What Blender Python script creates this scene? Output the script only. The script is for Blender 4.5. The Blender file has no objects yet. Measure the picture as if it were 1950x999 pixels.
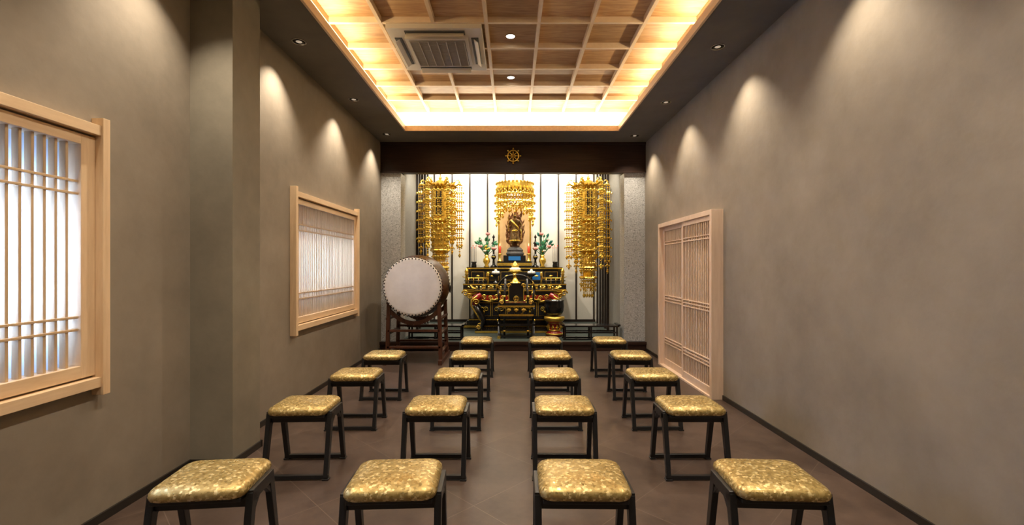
import bpy, bmesh, math, random
from mathutils import Matrix, Vector
random.seed(7)
scene = bpy.context.scene
pi = math.pi

# ------------------------------------------------------------------ materials
def newmat(name):
    m = bpy.data.materials.new(name); m.use_nodes = True
    nt = m.node_tree; b = nt.nodes['Principled BSDF']
    return m, nt, b
def simple(name, col, rough=0.5, metal=0.0, emit=None, estr=0, coat=0.0):
    m, nt, b = newmat(name)
    b.inputs['Base Color'].default_value = (*col, 1)
    b.inputs['Roughness'].default_value = rough
    b.inputs['Metallic'].default_value = metal
    if coat: b.inputs['Coat Weight'].default_value = coat
    if emit:
        b.inputs['Emission Color'].default_value = (*emit, 1)
        b.inputs['Emission Strength'].default_value = estr
    return m
def noisy(name, c1, c2, scale=4, rough=0.6, metal=0.0, stretch=(1,1,1), detail=6, bump=0.0, lo=0.3, hi=0.7, bscale=None, spec=0.5):
    m, nt, b = newmat(name)
    N, L = nt.nodes, nt.links
    tc = N.new('ShaderNodeTexCoord'); mp = N.new('ShaderNodeMapping')
    mp.inputs['Scale'].default_value = stretch
    L.new(tc.outputs['Object'], mp.inputs['Vector'])
    n = N.new('ShaderNodeTexNoise'); n.inputs['Scale'].default_value = scale; n.inputs['Detail'].default_value = detail
    n.inputs['Roughness'].default_value = 0.65
    L.new(mp.outputs[0], n.inputs['Vector'])
    r = N.new('ShaderNodeValToRGB')
    r.color_ramp.elements[0].position = lo; r.color_ramp.elements[0].color = (*c1, 1)
    r.color_ramp.elements[1].position = hi; r.color_ramp.elements[1].color = (*c2, 1)
    L.new(n.outputs['Fac'], r.inputs['Fac']); L.new(r.outputs['Color'], b.inputs['Base Color'])
    b.inputs['Roughness'].default_value = rough; b.inputs['Metallic'].default_value = metal
    b.inputs['Specular IOR Level'].default_value = spec
    if bump:
        n2 = N.new('ShaderNodeTexNoise'); n2.inputs['Scale'].default_value = bscale or scale*6; n2.inputs['Detail'].default_value = 5
        L.new(mp.outputs[0], n2.inputs['Vector'])
        bp = N.new('ShaderNodeBump'); bp.inputs['Strength'].default_value = bump; bp.inputs['Distance'].default_value = 0.01
        L.new(n2.outputs['Fac'], bp.inputs['Height']); L.new(bp.outputs['Normal'], b.inputs['Normal'])
    return m

M = {}
M['wall'] = noisy('plaster_taupe', (0.215,0.182,0.140), (0.315,0.268,0.210), scale=1.6, rough=0.8, detail=9, bump=0.12, bscale=18, spec=0.3)
M['pillar'] = noisy('plaster_pillar', (0.195,0.172,0.130), (0.28,0.248,0.190), scale=1.8, rough=0.8, detail=9, bump=0.12, bscale=18, spec=0.3)
M['ceil'] = noisy('ceiling_dark', (0.125,0.113,0.096), (0.16,0.145,0.12), scale=2.5, rough=0.85)
M['wood'] = noisy('hinoki_wood', (0.66,0.46,0.27), (0.80,0.60,0.38), scale=5, stretch=(6,6,0.6), rough=0.5)
M['slat'] = noisy('hinoki_slat', (0.48,0.33,0.19), (0.62,0.45,0.27), scale=5, stretch=(6,6,0.6), rough=0.55)
M['woodh'] = noisy('hinoki_wood_horizontal', (0.66,0.46,0.27), (0.80,0.60,0.38), scale=5, stretch=(6,0.6,6), rough=0.5)
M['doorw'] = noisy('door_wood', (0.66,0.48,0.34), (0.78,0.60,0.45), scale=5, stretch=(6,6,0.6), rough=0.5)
M['doorb'] = noisy('door_board_shaded', (0.24,0.16,0.105), (0.31,0.21,0.14), scale=4, stretch=(6,6,0.5), rough=0.55)  # pale wood board, darkened to put shade into the slat gaps
M['base'] = simple('baseboard_black', (0.02,0.016,0.013), 0.4)
M['beam'] = noisy('dark_beam_wood', (0.020,0.010,0.007), (0.045,0.022,0.015), scale=5, stretch=(0.5,6,8), rough=0.4, spec=0.3)
M['black'] = simple('black_lacquer', (0.008,0.008,0.009), 0.22, coat=0.3)
M['blackp'] = simple('black_painted_wood', (0.012,0.012,0.013), 0.35)
M['gold'] = noisy('gold_leaf', (0.68,0.43,0.06), (1.0,0.72,0.15), scale=30, rough=0.27, metal=0.85)
M['gold2'] = noisy('gold_brass', (0.55,0.35,0.05), (0.95,0.66,0.14), scale=50, rough=0.3, metal=0.82, bump=0.35, bscale=90)
M['red'] = simple('red_lacquer', (0.27,0.012,0.010), 0.25, coat=0.3)
M['redc'] = simple('red_candle', (0.8,0.08,0.04), 0.4)
M['flame'] = simple('candle_flame', (1,0.6,0.2), 0.5, emit=(1,0.5,0.15), estr=5)
M['green'] = simple('green_leaf_metal', (0.04,0.20,0.09), 0.35, metal=0.2)
M['teal'] = simple('teal_leaf', (0.02,0.16,0.13), 0.35, metal=0.2)
M['pink'] = simple('pink_lotus', (0.85,0.38,0.36), 0.5)
M['blue'] = simple('blue_enamel', (0.02,0.13,0.36), 0.25, coat=0.4)
M['whitec'] = simple('white_ceramic', (0.8,0.78,0.7), 0.3)
M['carpet'] = noisy('dark_green_mat', (0.022,0.032,0.026), (0.035,0.048,0.04), scale=20, rough=0.8)
M['nichew'] = noisy('white_backdrop', (0.74,0.72,0.66), (0.8,0.78,0.72), scale=3, rough=0.6)
M['grey'] = noisy('grey_cloth_wall', (0.22,0.215,0.20), (0.27,0.265,0.245), scale=30, rough=0.8)
M['batten'] = simple('dark_batten', (0.02,0.012,0.008), 0.4)
M['skin'] = noisy('drum_skin', (0.60,0.55,0.50), (0.75,0.71,0.66), scale=3, rough=0.6, detail=8)
M['drumw'] = noisy('drum_wood', (0.030,0.008,0.005), (0.065,0.018,0.010), scale=5, stretch=(5,0.5,5), rough=0.3, spec=0.25)
M['standw'] = noisy('stand_wood', (0.05,0.018,0.009), (0.10,0.035,0.018), scale=5, stretch=(5,5,0.6), rough=0.35)
M['rock'] = noisy('rock_base', (0.015,0.015,0.015), (0.05,0.045,0.04), scale=14, rough=0.5, bump=0.5)
M['bronze'] = noisy('dark_gilt_bronze', (0.05,0.035,0.02), (0.30,0.18,0.06), scale=14, rough=0.35, metal=0.6)
M['flamew'] = noisy('carved_flame', (0.08,0.028,0.010), (0.26,0.105,0.03), scale=9, rough=0.45, metal=0.2)
M['panelg'] = noisy('peach_gold_panel', (0.80,0.52,0.24), (0.88,0.62,0.32), scale=6, rough=0.5)
M['acw'] = simple('ac_plastic', (0.52,0.45,0.36), 0.5)
M['acd'] = simple('ac_dark', (0.05,0.045,0.04), 0.6)
M['acg'] = simple('ac_grille', (0.30,0.25,0.20), 0.5)
M['chrome'] = simple('downlight_ring', (0.55,0.53,0.5), 0.25, metal=0.9)
M['reflect'] = simple('downlight_reflector', (0.12,0.11,0.10), 0.25, metal=0.8)
M['lamp'] = simple('lamp_lens', (0.6,0.5,0.4), 0.5, emit=(1,0.86,0.66), estr=0.3)
M['lampb'] = simple('lamp_lens_bright', (1,0.95,0.85), 0.5, emit=(1,0.93,0.80), estr=8)
M['cove'] = noisy('cove_white', (0.80,0.77,0.70), (0.84,0.81,0.75), scale=3, rough=0.7)
M['lattice'] = noisy('coffer_lattice_wood', (0.62,0.45,0.29), (0.72,0.55,0.37), scale=6, rough=0.5)

# granite
m, nt, b = newmat('speckled_stone'); N, L = nt.nodes, nt.links
tc = N.new('ShaderNodeTexCoord'); v = N.new('ShaderNodeTexVoronoi'); v.inputs['Scale'].default_value = 110
L.new(tc.outputs['Object'], v.inputs['Vector'])
sp = N.new('ShaderNodeSeparateColor'); L.new(v.outputs['Color'], sp.inputs[0])
r = N.new('ShaderNodeValToRGB'); r.color_ramp.interpolation = 'CONSTANT'
r.color_ramp.elements[0].color = (0.22,0.22,0.21,1); r.color_ramp.elements[0].position = 0
r.color_ramp.elements[1].color = (0.42,0.42,0.41,1); r.color_ramp.elements[1].position = 0.12
e = r.color_ramp.elements.new(0.88); e.color = (0.58,0.58,0.57,1)
L.new(sp.outputs[0], r.inputs['Fac']); L.new(r.outputs['Color'], b.inputs['Base Color']); b.inputs['Roughness'].default_value = 0.5
M['stone'] = m

# floor : 45 degree tiles
m, nt, b = newmat('floor_tile'); N, L = nt.nodes, nt.links
tc = N.new('ShaderNodeTexCoord'); mp = N.new('ShaderNodeMapping'); mp.inputs['Rotation'].default_value = (0,0,pi/4); mp.inputs['Location'].default_value=(0.1,0.2,0)
L.new(tc.outputs['Object'], mp.inputs['Vector'])
br = N.new('ShaderNodeTexBrick'); br.offset = 0.0; br.inputs['Scale'].default_value = 1.0
br.inputs['Brick Width'].default_value = 0.6; br.inputs['Row Height'].default_value = 0.6; br.inputs['Mortar Size'].default_value = 0.002
br.inputs['Color1'].default_value = (0.3,0.3,0.3,1); br.inputs['Color2'].default_value = (1,1,1,1); br.inputs['Mortar'].default_value = (0.5,0.5,0.5,1)
L.new(mp.outputs[0], br.inputs['Vector'])
n = N.new('ShaderNodeTexNoise'); n.inputs['Scale'].default_value = 3.5; n.inputs['Detail'].default_value = 10; n.inputs['Roughness'].default_value = 0.7
L.new(tc.outputs['Object'], n.inputs['Vector'])
r = N.new('ShaderNodeValToRGB'); r.color_ramp.elements[0].position = 0.3; r.color_ramp.elements[0].color = (0.052,0.034,0.026,1)
r.color_ramp.elements[1].position = 0.72; r.color_ramp.elements[1].color = (0.120,0.081,0.062,1)
L.new(n.outputs['Fac'], r.inputs['Fac'])
mx = N.new('ShaderNodeMix'); mx.data_type='RGBA'; mx.blend_type='MULTIPLY'; mx.inputs[0].default_value = 0.25
L.new(r.outputs['Color'], mx.inputs[6]); L.new(br.outputs['Color'], mx.inputs[7])
mx2 = N.new('ShaderNodeMix'); mx2.data_type='RGBA'; L.new(br.outputs['Fac'], mx2.inputs[0]); L.new(mx.outputs[2], mx2.inputs[6]); mx2.inputs[7].default_value=(0.13,0.092,0.072,1)
L.new(mx2.outputs[2], b.inputs['Base Color']); b.inputs['Roughness'].default_value = 0.36; b.inputs['Specular IOR Level'].default_value = 0.4
M['floor'] = m

# coffer board with per-tile grain
m, nt, b = newmat('coffer_board_wood'); N, L = nt.nodes, nt.links
TILE = 0.484
tc = N.new('ShaderNodeTexCoord')
dv = N.new('ShaderNodeVectorMath'); dv.operation='SNAP'; dv.inputs[1].default_value=(TILE,TILE,10)
off = N.new('ShaderNodeVectorMath'); off.operation='ADD'; off.inputs[1].default_value=(TILE/2+10*TILE, -6.584+20*TILE, 0)
L.new(tc.outputs['Object'], off.inputs[0]); L.new(off.outputs[0], dv.inputs[0])
wn = N.new('ShaderNodeTexWhiteNoise'); wn.noise_dimensions='3D'; L.new(dv.outputs[0], wn.inputs['Vector'])
ad = N.new('ShaderNodeVectorMath'); ad.operation='MULTIPLY_ADD'; ad.inputs[1].default_value=(7,7,7)
L.new(wn.outputs['Color'], ad.inputs[0]); L.new(tc.outputs['Object'], ad.inputs[2])
mp = N.new('ShaderNodeMapping'); mp.inputs['Scale'].default_value=(1.2,9,1); L.new(ad.outputs[0], mp.inputs['Vector'])
n = N.new('ShaderNodeTexNoise'); n.inputs['Scale'].default_value=3; n.inputs['Detail'].default_value=8; n.inputs['Distortion'].default_value=1.2
L.new(mp.outputs[0], n.inputs['Vector'])
r = N.new('ShaderNodeValToRGB'); r.color_ramp.elements[0].position=0.3; r.color_ramp.elements[0].color=(0.33,0.165,0.065,1)
r.color_ramp.elements[1].position=0.7; r.color_ramp.elements[1].color=(0.52,0.32,0.15,1)
L.new(n.outputs['Fac'], r.inputs['Fac'])
hs = N.new('ShaderNodeHueSaturation'); L.new(r.outputs['Color'], hs.inputs['Color'])
mr = N.new('ShaderNodeMapRange'); mr.inputs[3].default_value=0.8; mr.inputs[4].default_value=1.25
L.new(wn.outputs['Value'], mr.inputs[0]); L.new(mr.outputs[0], hs.inputs['Value'])
L.new(hs.outputs[0], b.inputs['Base Color']); b.inputs['Roughness'].default_value=0.5
M['board'] = m

# brocade seat
m, nt, b = newmat('gold_brocade'); N, L = nt.nodes, nt.links
tc = N.new('ShaderNodeTexCoord'); v = N.new('ShaderNodeTexVoronoi'); v.inputs['Scale'].default_value = 95
v.distance='CHEBYCHEV'
L.new(tc.outputs['Object'], v.inputs['Vector'])
sp = N.new('ShaderNodeSeparateColor'); L.new(v.outputs['Color'], sp.inputs[0])
r = N.new('ShaderNodeValToRGB'); r.color_ramp.elements[0].color=(0.34,0.235,0.075,1); r.color_ramp.elements[0].position=0.1
r.color_ramp.elements[1].color=(0.88,0.70,0.34,1); r.color_ramp.elements[1].position=1.0
e = r.color_ramp.elements.new(0.7); e.color=(0.46,0.33,0.115,1)
L.new(sp.outputs[0], r.inputs['Fac']); L.new(r.outputs['Color'], b.inputs['Base Color'])
b.inputs['Metallic'].default_value=0.55
mr = N.new('ShaderNodeMapRange'); mr.inputs[3].default_value=0.24; mr.inputs[4].default_value=0.5
L.new(sp.outputs[1], mr.inputs[0]); L.new(mr.outputs[0], b.inputs['Roughness'])
bp = N.new('ShaderNodeBump'); bp.inputs['Strength'].default_value=0.35; bp.inputs['Distance'].default_value=0.004
L.new(sp.outputs[2], bp.inputs['Height']); L.new(bp.outputs['Normal'], b.inputs['Normal'])
M['seat'] = m

# paper
m, nt, b = newmat('shoji_paper'); N, L = nt.nodes, nt.links
N.remove(b); o = N['Material Output']
tr = N.new('ShaderNodeBsdfTranslucent'); tr.inputs['Color'].default_value=(0.76,0.84,0.97,1)
df = N.new('ShaderNodeBsdfDiffuse'); df.inputs['Color'].default_value=(0.7,0.74,0.8,1)
ms = N.new('ShaderNodeMixShader'); ms.inputs[0].default_value=0.35
L.new(tr.outputs[0], ms.inputs[1]); L.new(df.outputs[0], ms.inputs[2]); L.new(ms.outputs[0], o.inputs['Surface'])
M['paper'] = m

# ------------------------------------------------------------------ builder
class B:
    def __init__(s): s.v=[]; s.f=[]; s.m=[]; s.s=[]; s.mats=[]; s.M=Matrix.Identity(4)
    def mi(s, mat):
        mt = M[mat]
        if mt not in s.mats: s.mats.append(mt)
        return s.mats.index(mt)
    def add(s, vs, fs, mat, smooth=False):
        o=len(s.v); i=s.mi(mat)
        s.v += [tuple(s.M @ Vector(p)) for p in vs]
        for f in fs:
            s.f.append([o+k for k in f]); s.m.append(i); s.s.append(smooth)
    def box(s, x0,x1,y0,y1,z0,z1, mat):
        vs=[(x,y,z) for x in (x0,x1) for y in (y0,y1) for z in (z0,z1)]
        s.add(vs,[(0,1,3,2),(4,6,7,5),(0,4,5,1),(2,3,7,6),(0,2,6,4),(1,5,7,3)],mat)
    def cbox(s,c,d,mat,taper=1.0):
        x,y,z=c; a,b_,h=d[0]/2,d[1]/2,d[2]/2
        vs=[(x+sx*a*(taper if sz>0 else 1),y+sy*b_*(taper if sz>0 else 1),z+sz*h) for sx in(-1,1) for sy in(-1,1) for sz in(-1,1)]
        s.add(vs,[(0,1,3,2),(4,6,7,5),(0,4,5,1),(2,3,7,6),(0,2,6,4),(1,5,7,3)],mat)
    def bar(s,p0,p1,w,d,mat,w1=None,d1=None,up=(0,1,0)):
        p0=Vector(p0);p1=Vector(p1);t=(p1-p0).normalized();u=Vector(up)
        if abs(t.dot(u))>0.95:u=Vector((1,0,0))
        a=t.cross(u).normalized();c=a.cross(t).normalized()
        w1=w1 or w;d1=d1 or d
        vs=[]
        for p,ww,dd in((p0,w,d),(p1,w1,d1)):
            for sa,sc in((-1,-1),(1,-1),(1,1),(-1,1)): vs.append(p+a*sa*ww/2+c*sc*dd/2)
        s.add(vs,[(0,3,2,1),(4,5,6,7),(0,1,5,4),(1,2,6,5),(2,3,7,6),(3,0,4,7)],mat)
    def tube(s,pts,rad,mat,n=8,flat=1.0,closed=False):
        pts=[Vector(p) for p in pts];k=len(pts)
        if not hasattr(rad,'__len__'): rad=[rad]*k
        vs=[]
        for i,p in enumerate(pts):
            t=(pts[(i+1)%k]-pts[i-1]) if closed else (pts[min(i+1,k-1)]-pts[max(i-1,0)])
            t.normalize(); u=Vector((0,1,0))
            if abs(t.dot(u))>0.9:u=Vector((1,0,0)) if abs(t.x)<0.9 else Vector((0,0,1))
            a=t.cross(u).normalized();c=a.cross(t).normalized()
            for j in range(n):
                an=2*pi*j/n; vs.append(p+a*math.cos(an)*rad[i]+c*math.sin(an)*rad[i]*flat)
        fs=[]
        for i in range(k if closed else k-1):
            for j in range(n):
                i2=(i+1)%k; fs.append((i*n+j,i*n+(j+1)%n,i2*n+(j+1)%n,i2*n+j))
        if not closed:
            fs.append(tuple(range(n))); fs.append(tuple((k-1)*n+j for j in range(n)))
        s.add(vs,fs,mat,True)
    def lathe(s,prof,c,mat,n=24,axis='Z',smooth=True,rot=0,sy=1.0):
        vs=[]
        for r,z in prof:
            r=max(r,1e-4)
            for j in range(n):
                a=2*pi*j/n+rot; x=r*math.cos(a);y=r*math.sin(a)*sy
                if axis=='Z': q=(x,y,z)
                elif axis=='Y': q=(x,z,y)
                else: q=(z,x,y)
                vs.append((q[0]+c[0],q[1]+c[1],q[2]+c[2]))
        fs=[]
        for i in range(len(prof)-1):
            for j in range(n): fs.append((i*n+j,i*n+(j+1)%n,(i+1)*n+(j+1)%n,(i+1)*n+j))
        fs.append(tuple(range(n))); fs.append(tuple((len(prof)-1)*n+j for j in range(n)))
        s.add(vs,fs,mat,smooth)
    def bead(s,c,rx,rz,mat,ry=None):
        ry=ry or rx; x,y,z=c
        s.add([(x-rx,y,z),(x,y-ry,z),(x+rx,y,z),(x,y+ry,z),(x,y,z+rz),(x,y,z-rz)],
              [(0,1,4),(1,2,4),(2,3,4),(3,0,4),(1,0,5),(2,1,5),(3,2,5),(0,3,5)],mat)
    def ball(s,c,r,mat,n=12,sz=1.0):
        s.lathe([(r*math.sin(pi*i/8),-r*sz*math.cos(pi*i/8)) for i in range(9)],c,mat,n)
    def spiral(s,c,R,mat,turns=1.4,th=0.008,flip=1,a0=0):
        pts=[];rd=[]
        for i in range(22):
            t=i/21;a=a0+turns*2*pi*t;rr=R*(1-0.85*t)
            pts.append((c[0]+flip*rr*math.cos(a),c[1],c[2]+rr*math.sin(a)));rd.append(th*(1-0.5*t))
        s.tube(pts,rd,mat,6)
    def done(s,name,bevel=0,parent=None,origin=None):
        me=bpy.data.meshes.new(name)
        vs=s.v
        if origin: vs=[(a-origin[0],b_-origin[1],c-origin[2]) for a,b_,c in vs]
        me.from_pydata(vs,[],s.f)
        for mt in s.mats: me.materials.append(mt)
        for p,i,sm in zip(me.polygons,s.m,s.s): p.material_index=i;p.use_smooth=sm
        bm=bmesh.new();bm.from_mesh(me);bmesh.ops.recalc_face_normals(bm,faces=bm.faces);bm.to_mesh(me);bm.free()
        o=bpy.data.objects.new(name,me);scene.collection.objects.link(o)
        if origin:o.location=origin
        if bevel:
            md=o.modifiers.new('bevel','BEVEL');md.width=bevel;md.segments=2;md.limit_method='ANGLE';md.angle_limit=math.radians(50)
        if parent:
            o.parent=parent
        return o
def light(name,kind,loc,energy,col,parent=None,rot=(0,0,0),**kw):
    l=bpy.data.lights.new(name,kind);l.energy=energy;l.color=col
    for k,v_ in kw.items(): setattr(l,k,v_)
    o=bpy.data.objects.new(name,l);scene.collection.objects.link(o);o.location=loc;o.rotation_euler=rot
    if parent:
        o.parent=parent;o.matrix_parent_inverse=Matrix.Translation(-Vector(parent.location))
    return o

# ------------------------------------------------------------------ dimensions
H=3.216; XR=2.057; XA=-2.10; XF=-2.04; Y0=-1.6; YB=7.03; YN=9.58; NX=1.735
# ---- floor
b=B(); b.box(-2.35,2.25,Y0-0.1,7.0,-0.1,0,'floor'); b.done('floor')
# ---- walls (the right wall has a doorway opening behind the sliding doors)
DY0,DY1,DZ=4.44,6.07,1.86
b=B()
b.box(XR,XR+0.12,Y0,DY0+0.02,0,H+0.6,'wall'); b.box(XR,XR+0.12,DY1-0.02,YN+0.2,0,H+0.6,'wall')
b.box(XR,XR+0.12,DY0+0.02,DY1-0.02,DZ-0.02,H+0.6,'wall'); b.box(XR+0.10,XR+0.12,DY0+0.02,DY1-0.02,0,DZ-0.02,'wall')
b.done('wall_right')
WZ0,WZ1=0.76,1.94
nearw=(0.62,2.24); farw=(4.24,5.83)
b=B()
def wallpiece(x,y0,y1,z0,z1): b.box(x-0.2,x,y0,y1,z0,z1,'wall')
wallpiece(XA,Y0,nearw[0],0,H+0.6); wallpiece(XA,nearw[1],2.965,0,H+0.6)
wallpiece(XA,nearw[0],nearw[1],0,WZ0); wallpiece(XA,nearw[0],nearw[1],WZ1,H+0.6)
wallpiece(XF,3.286,farw[0],0,H+0.6); wallpiece(XF,farw[1],YN+0.2,0,H+0.6)
wallpiece(XF,farw[0],farw[1],0,WZ0); wallpiece(XF,farw[0],farw[1],WZ1,H+0.6)
b.done('wall_left')
b=B(); b.box(-2.3,-1.823,2.965,3.286,0,H,'pillar'); b.done('wall_pillar')
b=B(); b.box(-2.3,XR+0.12,Y0-0.12,Y0,0,H+0.6,'wall'); b.done('wall_front')
# baseboards
b=B(); b.box(XR-0.012,XR,Y0,4.44,0,0.045,'base'); b.box(XR-0.012,XR,6.07,7.0,0,0.045,'base'); b.done('baseboard_right')
b=B(); b.box(XA,XA+0.012,Y0,2.953,0,0.045,'base'); b.box(-2.1,-1.811,2.953,2.965,0,0.045,'base'); b.box(-1.823,-1.811,2.965,3.298,0,0.045,'base')
b.box(XF,-1.811,3.286,3.298,0,0.045,'base'); b.box(XF,XF+0.012,3.298,7.0,0,0.045,'base'); b.done('baseboard_left')
# ---- ceiling lower soffit
OX0,OX1,OY0,OY1=-1.52,1.50,0.1,6.41; RX=1.88; RY1=6.6; RY0=-0.1
b=B()
b.box(-2.3,OX0,Y0,YB+0.1,H,H+0.05,'ceil'); b.box(OX1,XR+0.1,Y0,YB+0.1,H,H+0.05,'ceil')
b.box(OX0,OX1,OY1,YB+0.1,H,H+0.05,'ceil'); b.box(OX0,OX1,Y0,OY0,H,H+0.05,'ceil')
b.box(-RX-0.05,-RX,RY0,RY1,H+0.05,H+0.42,'cove'); b.box(RX,RX+0.05,RY0,RY1,H+0.05,H+0.42,'cove')
b.box(-RX,RX,RY1,RY1+0.05,H+0.05,H+0.42,'cove'); b.box(-RX,RX,RY0-0.05,RY0,H+0.05,H+0.42,'cove')
b.box(-RX,RX,RY0,RY1,H+0.42,H+0.45,'ceil')
b.done('ceiling')
b=B(); t=0.02
b.box(OX0,OX0+t,OY0,OY1,H-0.012,H+0.06,'woodh'); b.box(OX1-t,OX1,OY0,OY1,H-0.012,H+0.06,'woodh')
b.box(OX0+t,OX1-t,OY1-t,OY1,H-0.012,H+0.06,'woodh'); b.box(OX0+t,OX1-t,OY0,OY0+t,H-0.012,H+0.06,'woodh')
b.done('trim_1')
# coffered
ZC=3.52
b=B(); b.box(-RX,RX,RY0,RY1,ZC+0.055,ZC+0.075,'board')
for i in range(-4,4):
    x=(i+0.5)*TILE
    if abs(x)<RX: b.box(x-0.016,x+0.016,RY0,RY1,ZC,ZC+0.055,'lattice')
k=0
y=RY1-0.016
while y>RY0:
    b.box(-RX,RX,y-0.016,y+0.016,ZC+0.002,ZC+0.055,'lattice'); y-=TILE
cof=b.done('coffered_ceiling')
cw=(1.0,0.80,0.48)
LYC=(OY0+OY1)/2
light('cove_led_strip','AREA',(-1.70,LYC,H+0.07),76,cw,cof,(pi,0,0),shape='RECTANGLE',size=0.05,size_y=6.2)
light('cove_led_strip','AREA',(1.69,LYC,H+0.07),76,cw,cof,(pi,0,0),shape='RECTANGLE',size=0.05,size_y=6.2)
light('cove_led_strip','AREA',(0,6.50,H+0.07),48,(1,0.87,0.64),cof,(pi,0,0),shape='RECTANGLE',size=3.2,size_y=0.05)

# ---- downlights
def downlight(x,y,z,e,bright=False,size=96,blend=0.8):
    b=B()
    r=0.06 if not bright else 0.05
    b.lathe([(r,0),(r,-0.006),(r*0.86,-0.006),(r*0.84,0.0),(r*0.55,0.0)],(x,y,z),'chrome',24)
    if bright: b.lathe([(r*0.84,-0.003),(r*0.8,-0.004)],(x,y,z),'lampb',24)
    else:
        b.lathe([(r*0.84,-0.0035),(r*0.5,-0.001),(r*0.45,-0.001)],(x,y,z),'reflect',24)
        b.lathe([(r*0.42,-0.0035),(r*0.38,-0.005)],(x,y,z),'lamp',20)
    o=b.done('recessed_downlight',origin=(x,y,z))
    light('spot','SPOT',(x,y,z-0.02),e,(1,0.86,0.68),o,(0,0,0),spot_size=math.radians(size),spot_blend=blend,shadow_soft_size=0.03 if bright else 0.008)
for y in (-0.17,1.18,2.53,3.88,5.22,6.59): downlight(-1.82,y,H,92)
for y in (-0.08,1.27,2.62,3.97,5.31,6.67): downlight(1.79,y,H,88)
for y in (0.6,1.58,2.55,4.50,5.48):  # far pair are visible fittings; the nearer ones are unseen, added as fill
    downlight(-0.02,y,ZC+0.055,105,True,150,1.0)

# ---- AC cassette
b=B(); cx,cy,z=-0.725,4.62,ZC-0.045
b.cbox((cx,cy,z+0.05),(0.88,0.90,0.09),'acw')
b.cbox((cx,cy,z-0.004),(0.60,0.60,0.03),'acw')
b.cbox((cx,cy,z-0.016),(0.54,0.54,0.008),'acd')
for i in range(28):
    yy=cy-0.26+i*0.52/27; b.cbox((cx,yy,z-0.022),(0.53,0.008,0.012),'acg')
for i in range(7):
    xx=cx-0.26+i*0.52/6; b.cbox((xx,cy,z-0.024),(0.008,0.53,0.012),'acg')
for s_ in (-1,1):
    b.cbox((cx,cy+s_*0.375,z+0.002),(0.56,0.07,0.01),'acd'); b.cbox((cx+s_*0.365,cy,z+0.002),(0.07,0.56,0.01),'acd')
    b.bar((cx-0.27,cy+s_*0.385,z-0.022),(cx+0.27,cy+s_*0.385,z-0.022),0.05,0.006,'acw',up=(0,0.8,0.6*s_))
    b.bar((cx+s_*0.375,cy-0.27,z-0.022),(cx+s_*0.375,cy+0.27,z-0.022),0.05,0.006,'acw',up=(0.6*s_,0,0.8))
b.done('ceiling_air_conditioner',0.004)

# ---- windows
def window(name,xw,y0,y1,n,zs,sw,e):
    b=B(); z0,z1=0.70,2.0; xf=xw+0.05
    b.box(xw-0.0,xf+0.01,y1-0.04,y1,z0-0.04,z1+0.04,'wood'); b.box(xw,xf+0.01,y0,y0+0.04,z0-0.04,z1+0.04,'wood')
    b.box(xw,xf,y0+0.04,y1-0.04,z1-0.05,z1,'woodh'); b.box(xw,xf,y0+0.04,y1-0.04,z0,z0+0.05,'woodh')
    a,c=y0+0.07,y1-0.07
    b.box(xw-0.06,xw+0.02,a-0.03,a+sw,WZ0,WZ1,'wood'); b.box(xw-0.06,xw+0.02,c-sw,c+0.03,WZ0,WZ1,'wood')
    b.box(xw-0.06,xw+0.02,a+sw,c-sw,WZ1-0.05,WZ1,'woodh'); b.box(xw-0.06,xw+0.02,a+sw,c-sw,WZ0,WZ0+0.06,'woodh')
    for i in range(1,n):
        y=a+sw+(c-a-2*sw)*i/n
        b.box(xw-0.030,xw+0.002,y-0.0065,y+0.0065,WZ0+0.06,WZ1-0.05,'slat')
    for z in zs:
        b.box(xw-0.022,xw+0.008,a+sw,c-sw,z-0.006,z+0.006,'slat')
    o=b.done(name,0.002,origin=(xw,(y0+y1)/2,1.35))
    p=B(); p.box(xw-0.075,xw-0.073,a,c,WZ0,WZ1,'paper'); q=p.done('shoji_paper',parent=o); q.matrix_parent_inverse=Matrix.Translation(-Vector(o.location))
    light('daylight','AREA',(xw-0.19,(y0+y1)/2,1.33),e,(0.62,0.78,1.0),o,(0,-pi/2,0),shape='RECTANGLE',size=0.62,size_y=(c-a)*0.95)
window('window_1',XA,0.55,2.31,30,(1.71,1.65,1.055,0.995),0.045,100)
window('window_2',XF,4.17,5.90,36,(1.70,1.645,1.045,0.99),0.02,105)

# ---- door
b=B(); y0,y1,zt=4.44,6.07,1.86; xo=1.94; xq=XR
b.box(xo,xq,y0,y0+0.045,0,zt,'doorw'); b.box(xo,xq,y1-0.045,y1,0,zt,'doorw'); b.box(xo,xq,y0+0.045,y1-0.045,zt-0.05,zt,'doorw')
b.box(xo,xq,y0+0.045,y1-0.045,0,0.02,'doorw')
def leaf(ya,yb,x):
    b.box(x,x+0.03,ya,ya+0.04,0.02,zt-0.05,'doorw'); b.box(x,x+0.03,yb-0.04,yb,0.02,zt-0.05,'doorw')
    b.box(x,x+0.03,ya+0.04,yb-0.04,zt-0.10,zt-0.05,'doorw'); b.box(x,x+0.03,ya+0.04,yb-0.04,0.02,0.10,'doorw')
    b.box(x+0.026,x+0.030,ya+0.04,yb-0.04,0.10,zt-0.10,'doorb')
    n=16
    for i in range(1,n):
        y=ya+0.04+(yb-ya-0.08)*i/n; b.box(x+0.010,x+0.020,y-0.0085,y+0.0085,0.10,zt-0.10,'doorw')
    for z in (1.62,1.585,0.92,0.885,0.85,0.37,0.335,0.30):
        b.box(x+0.001,x+0.02,ya+0.04,yb-0.04,z-0.006,z+0.006,'doorw')
leaf(4.485,5.28,1.962); leaf(5.24,6.025,1.998)
b.box(1.958,1.963,4.497,4.515,0.8,0.9,'base')
b.done('door_1',0.0015)

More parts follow.
